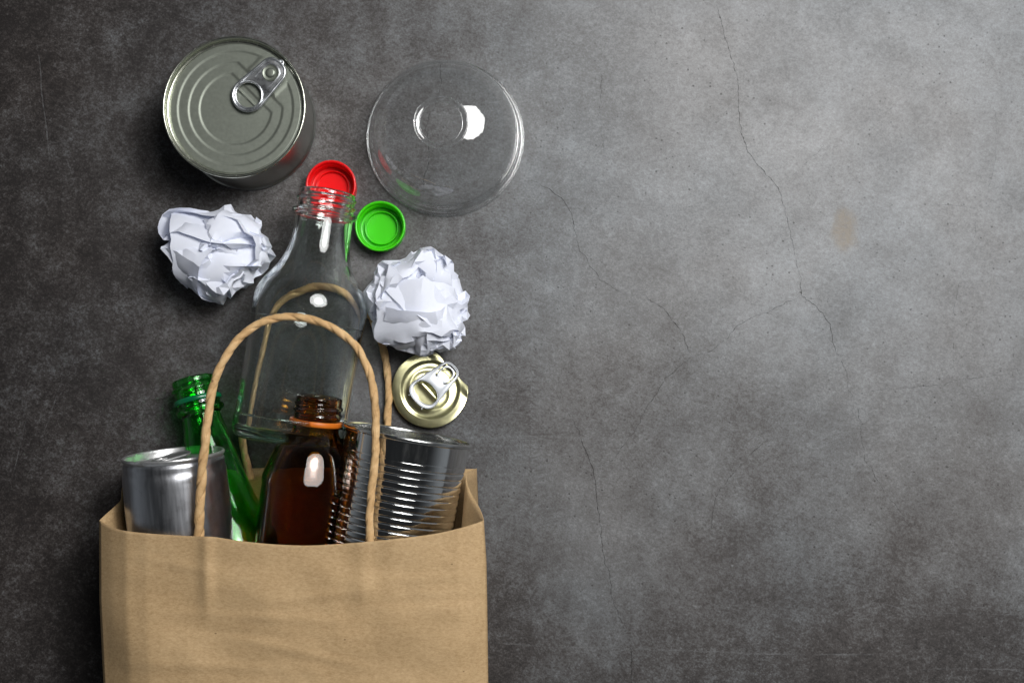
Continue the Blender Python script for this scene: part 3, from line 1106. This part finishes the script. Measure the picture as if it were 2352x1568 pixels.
# ------------------------------------------------------------------ ribbed tin can
def tin_can():
    Lc = 108.0
    T, _, _ = lying('tin_can', (938, 994.5), 44.5, (-0.178, 0.984), math.radians(3.3), Lc, 'shiny ribbed steel tin can with its lid cut off', 'tin can', 0.0)
    R = 37.0
    p = [(36.4, 2)]
    z = 2.0
    body = []
    while z < Lc - 2.6:
        z += 0.14 if 13 < z < Lc - 13 else 0.5
        rib = 0.0
        if 14 < z < Lc - 13.5:
            f = sstep(14, 16, z) * (1 - sstep(Lc - 15, Lc - 13.5, z))
            u = ((z - 14) / 4.05) % 1.0
            rib = f * (-0.05 * (2 * u / 0.64 - 1) ** 2 if u < 0.64 else -0.05 - 0.58 * (1 - abs(2 * (u - 0.64) / 0.36 - 1)))
        body.append((R + rib, z))
    outer = [(0, 3.0), (34.5, 3.0), (36.0, 0.3), (37.8, 0.2), (38.2, 2.2), (R, 3.2)] + [b for b in body if b[1] > 3.4]
    obj('can_body', *lathe(outer, 160), M_TIN, T, 80)
    rim = [(R, Lc - 2.8), (37.9, Lc - 2.6), (38.5, Lc - 1.8), (38.45, Lc - 0.6), (37.9, Lc), (37.2, Lc - 0.2), (36.8, Lc - 1.2), (36.7, Lc - 4), (36.6, Lc - 20), (36.3, 6), (0, 5)]
    obj('rim', *lathe(dense(smooth_profile(rim[:8], 4) + rim[8:], 4), 160), M_TINRIM, T, 60)


tin_can()

# ------------------------------------------------------------------ small gold lid with ring pull
def gold_lid():
    c = at(988, 895, 4)
    T = thing('can_lid', Matrix.Translation((c.x, c.y, 0)), 'small gold can lid torn off with its white metal ring pull', 'can lid')
    d = Vector((math.cos(math.radians(43)), math.sin(math.radians(43))))
    R = 23.6

    def zl(x, y):
        r = math.hypot(x, y)
        al = x * d.x + y * d.y
        pe = -x * d.y + y * d.x
        z = 3.6
        z += -0.9 * (1 - sstep(16.2, 18.8, r))            # step down from the outer band
        z += 0.35 * (1 - sstep(12.8, 15.2, r))            # raised inner panel
        e = math.hypot(al * 1.0, pe * 0.8)
        z += -0.4 * (1 - sstep(8.8, 11.0, e))
        z -= 0.03 * max(0, r - 20.5) ** 2                  # outer edge turns down
        z += 0.0045 * pe * pe - 0.0052 * al * al           # bent when it was torn off
        z += 0.9 * math.exp(-((al + 1) / 2.2) ** 2) * (1 - sstep(6, 10, abs(pe)))   # crease under the finger hole
        z += 0.5 * math.exp(-((al + 11) ** 2 + (pe - 3) ** 2) / 3.0)
        # curled corners next to the torn edge
        z += 1.3 * sstep(12.5, 17.5, al) * (abs(pe) / 15) ** 2
        z -= 0.13 * al                                     # lies tipped, its far side propped up
        return z
    nr, ns = 70, 200
    V, F = [(0, 0, zl(0, 0))], []
    for i in range(1, nr + 1):
        for k_ in range(ns):
            th = 2 * math.pi * k_ / ns
            u = Vector((math.cos(th), math.sin(th)))
            rmax = R * (1 + 0.012 * noise.noise(Vector((u.x * 2, u.y * 2, 3))))
            ca = u.dot(d)
            if ca > 0.5:
                cut = 18.6 + 0.6 * noise.noise(Vector((u.x * 6, u.y * 6, 1)))
                rmax = min(rmax, cut / ca)
            r = rmax * i / nr
            V.append((u.x * r, u.y * r, zl(u.x * r, u.y * r)))
    for k_ in range(ns):
        F.append((0, 1 + k_, 1 + (k_ + 1) % ns))
    for i in range(nr - 1):
        for k_ in range(ns):
            a, b = 1 + i * ns + k_, 1 + i * ns + (k_ + 1) % ns
            F.append((a, a + ns, b + ns, b))
    zmin = min(v[2] for v in V)
    V = [(x, y, z - zmin + 0.3) for x, y, z in V]
    pan = obj('lid_panel', V, F, M_GOLD, T, 180)
    so = pan.modifiers.new('thickness', 'SOLIDIFY')
    so.thickness = 0.00022
    out = hull(ell(-0.8, 0, 7.4, 10.2, 80, 2.4) + ell(19.4, 0, 6.2, 6.9, 60, 2.5))
    tab = [plate(out, [ell(0.5, 0, 6.1, 8.6, 60, 2.3), ell(17.7, 0, 6.0, 5.2, 60, 3.0)], 0.45, 0.4)]
    tab.append(plate(ell(17.7, 0, 5.5, 4.7, 60, 3.0), [ell(18.4, 0, 3.7, 3.7, 40)], 0.3, 0.25, -0.75))
    tab.append(plate(ell(12.0, 0, 1.2, 3.6, 30, 3.0), [], 0.3, 0.25, -0.55))
    lp = [(x * 0.965 + .25, y * 0.96, 0.3) for x, y in out]
    tab.append(tube(lp + lp[:2], 0.45, 10, cap=False))
    hl = [(x, y, .15) for x, y in ell(0.5, 0, 6.0, 8.5, 60, 2.3)]
    tab.append(tube(hl + hl[:2], 0.35, 10, cap=False))
    for sg in (-1, 1):                                     # small burrs at the finger end
        tab.append(tube([(-7.0, sg * 5.2, 0), (-8.3, sg * 6.1, 0)], 0.45, 8))
    p0 = at(976, 903, 9) * 1000 - Vector((c.x * 1000, c.y * 1000, 0))
    MT = Matrix.Translation((p0.x, p0.y, 9.6)) @ Matrix.Rotation(math.radians(43), 4, 'Z') @ Matrix.Rotation(math.radians(9), 4, 'Y') @ Matrix.Rotation(math.radians(-2), 4, 'X')
    obj('ring_pull', *move(join(*tab), MT), M_PULL, T, 50)


gold_lid()

# ------------------------------------------------------------------ paper bag
def bag():
    T = thing('paper_bag', Matrix.Translation(at(660, 1400, 0)), 'open brown kraft paper bag with twisted cord handles, packed with rubbish', 'paper bag')
    W0 = T.matrix_world.inverted()
    mouth = [(228, 1195), (262, 1212), (300, 1220), (370, 1226.5), (455, 1231), (490, 1232), (540, 1240), (590, 1246), (640, 1250), (700, 1252), (760, 1249.5), (850, 1242.5), (930, 1234), (1000, 1224.5), (1060, 1211), (1111, 1195)]
    mu = [((x - 228) / (1111 - 228), y) for x, y in mouth]
    sm = spline([(a, b, 0) for a, b in mu], 8)
    mpts = [(p.x, p.y) for p in sm]
    zedge = [(0, 64), (0.03, 71), (0.07, 79), (0.12, 82), (0.25, 83), (0.55, 84), (0.8, 85), (0.93, 84), (0.97, 81), (1.0, 76)]
    left = [(1195, 228), (1380, 229), (1568, 238), (2100, 262)]
    right = [(1195, 1111), (1290, 1117), (1400, 1119), (1568, 1121), (2100, 1124)]
    ybot = 2080.0
    NU, NV = 150, 130

    def ridge(px, py, cx, w, y1):
        return math.exp(-((px - cx) / w) ** 2) * (1 - sstep(y1 - 110, y1, py))

    def front(u, v):
        y0 = interp(u, mpts)
        py = lerp(y0, ybot, v)
        px = lerp(interp(py, left), interp(py, right), u)
        z = interp(u, zedge)
        z = lerp(z, 70 + 8 * (1 - (2 * u - 1) ** 4), sstep(0.25, 1.0, v))
        fade = sstep(0, 0.06, u) * sstep(0, 0.05, 1 - u)
        z += fade * (2.4 * ridge(px, py, 474, 15, 1450) + 1.7 * ridge(px, py, 832, 24, 1450) + 0.9 * ridge(px, py, 900, 30, 1520))
        q = Vector((px * 0.0042, py * 0.0052, 2.0))
        inside = sstep(0, 0.08, v)
        z += -0.9 * fade * abs(noise.noise(q * 1.9 + Vector((4, 1, 6)))) * sstep(0, 0.1, v)
        z += 0.5 * fade * abs(noise.noise(q * 4.1 + Vector((1, 8, 2)))) * sstep(0, 0.1, v)
        z += fade * (noise.noise(q) * 3.2 + noise.noise(q * 2.3) * 1.6 * (0.3 + 0.7 * inside))
        # shallow creases that run across
        for cy, cx, wx, am, sl in ((1418, 620, 190, .8, .05), (1455, 560, 150, -.5, .10), (1500, 700, 130, .8, .22), (1330, 950, 150, .6, -.06), (1380, 1000, 130, -.7, -.05), (1300, 420, 110, .5, .2), (1365, 760, 120, .7, -.12), (1530, 500, 200, .6, .04)):
            yy = py - cy - sl * (px - cx)
            z += fade * 1.15 * am * math.exp(-(yy / 11.0) ** 2) * math.exp(-((px - cx) / wx) ** 2)
        return at(px, py, z)

    def sheet(fn, nu, nv):
        V = [tuple((W0 @ fn(i / nu, j / nv)) * 1000) for i in range(nu + 1) for j in range(nv + 1)]
        F = []
        for i in range(nu):
            for j in range(nv):
                a = i * (nv + 1) + j
                F.append((a, a + nv + 1, a + nv + 2, a + 1))
        return V, F

    def panel(name, fn, nu, nv):
        o = obj(name, *sheet(fn, nu, nv), M_KRAFT, T, 180)
        s = o.modifiers.new('thickness', 'SOLIDIFY')
        s.thickness = 0.00028
        s.offset = 0
        return o
    panel('front_panel', front, NU, NV)

    ylow = front(0.5, 1.0).y                          # world y of the bag's bottom

    def back(u, v):
        top = 1075 + 2.5 * math.sin(u * 9)
        a = at(lerp(294, 1095, u), top, 0.8 + 0.6 * (1 - v))
        b = Vector((lerp(front(0, 1).x, front(1, 1).x, u), ylow, 0.0006))
        return a.lerp(b, v)
    panel('back_panel', back, 40, 40)

    def gusset(top_pts, mid_px, flip):
        sp_ = spline([tuple(at(x, y, z)) for x, y, z in top_pts], 6)
        n = len(sp_) - 1

        def fn(s, v):
            # s runs from the back edge over the inward fold to the front edge
            i = min(n - 1, int(s * n))
            a = sp_[i].lerp(sp_[i + 1], s * n - i)
            sb = 0.4
            bq, fq = back(1.0 if flip else 0.0, 1.0), front(1.0 if flip else 0.0, 1.0)
            m1 = (bq + fq) * 0.5
            m1.x += -0.035 if flip else 0.03
            low = bq.lerp(m1, s / sb) if s < sb else m1.lerp(fq, (s - sb) / (1 - sb))
            fold = 1 - abs(s - sb) / (sb if s < sb else 1 - sb)
            ff = front(1.0 if flip else 0.0, v)
            bb_ = back(1.0 if flip else 0.0, v)
            p = a.lerp(low, v)
            w = sstep(0.75, 1.0, s)
            p = p.lerp(ff, w)
            return p
        return fn
    rtop = [(1095, 1075, 1.2), (1090, 1077, 12), (1080, 1082, 26), (1071, 1088, 38), (1072, 1104, 44), (1081, 1130, 52), (1098, 1160, 64), (1108, 1180, 72), (1111, 1195, 76)]
    ltop = [(294, 1075, 1.2), (288, 1098, 14), (280, 1122, 26), (278, 1146, 38), (268, 1158, 46), (254, 1171, 54), (240, 1183, 60), (228, 1195, 64)]
    panel('side_panel', gusset(rtop, None, True), 40, 40)
    panel('side_panel', gusset(ltop, None, False), 40, 40)

    def bottom(u, v):
        a, b = back(u, 1.0), front(u, 1.0)
        p = a.lerp(b, v)
        return p
    panel('bottom_panel', bottom, 40, 8)

    def cord(pts, r0, seed, r_start=None):
        P = spline([tuple((W0 @ at(x, y, z)) * 1000) for x, y, z in pts], 14)
        # even steps
        Q = [P[0]]
        acc = 0.0
        for a, b in zip(P, P[1:]):
            d = (b - a).length
            m = max(1, int(d / 0.9))
            for i in range(1, m + 1):
                Q.append(a.lerp(b, i / m))
        out = []
        for i, q in enumerate(Q):
            w = Vector((noise.noise(q * 0.08 + Vector((seed, 0, 0))), noise.noise(q * 0.08 + Vector((0, seed, 5))), 0)) * 0.7
            out.append(q + w)

        def rf(ph, s, i):
            tw = ph - s * 0.27 + 1.3 * noise.noise(Vector((s * 0.03, seed, 2)))
            h = (tw / math.pi) % 1.0
            h = min(h, 1 - h) * math.pi                  # angle to the seam between the two strips
            seam = math.exp(-(h / 0.22) ** 2)
            h3 = (tw * 1.5 / math.pi + 0.31) % 1.0
            h3 = min(h3, 1 - h3) * math.pi
            pleat = math.exp(-(h3 / 0.16) ** 2) * (0.5 + noise.noise(Vector((s * 0.06, seed, 7))))
            lob = math.sin(min(h, 1.5)) * 0.07
            return 0.96 + lob - 0.32 * seam - 0.16 * pleat + 0.10 * noise.noise(Vector((s * 0.10, seed, 1)))
        rs = r_start or r0
        return tube([tuple(q) for q in out], lambda i: lerp(rs, r0, sstep(0.0, 0.45, i / len(out))), 44, rf)
    hf = [(448, 1330, 78), (452, 1265, 78), (456, 1228, 79.5), (459, 1150, 82), (468, 1040, 84), (478, 950, 84), (490, 890, 84), (515, 823, 83), (560, 766, 81), (615, 736, 80), (675, 727.5, 79.5), (740, 742, 80), (800, 777, 81), (838, 830, 82), (858, 895, 83), (863.5, 990, 84), (858, 1080, 84), (851, 1160, 83), (848, 1240, 82), (847, 1275, 80.5), (846, 1340, 79)]
    obj('handle', *cord(hf, 2.3, 3.0, 3.0), M_ROPE, T, 40)
    hb = [(575, 1100, 4.5), (562, 1040, 4.5), (556, 980, 4.2), (566, 915, 4.2), (585, 825, 4.2), (606, 748, 4.0), (632, 700, 4.0), (680, 672, 4.0), (740, 660, 4.0), (800, 676, 4.0), (845, 720, 4.0), (872, 775, 4.0), (886, 835, 4.2), (892, 900, 4.2), (891, 970, 4.2), (889, 1030, 4.2), (888, 1110, 4.2)]
    obj('handle', *cord(hb, 2.35, 8.0), M_ROPE, T, 40)


bag()
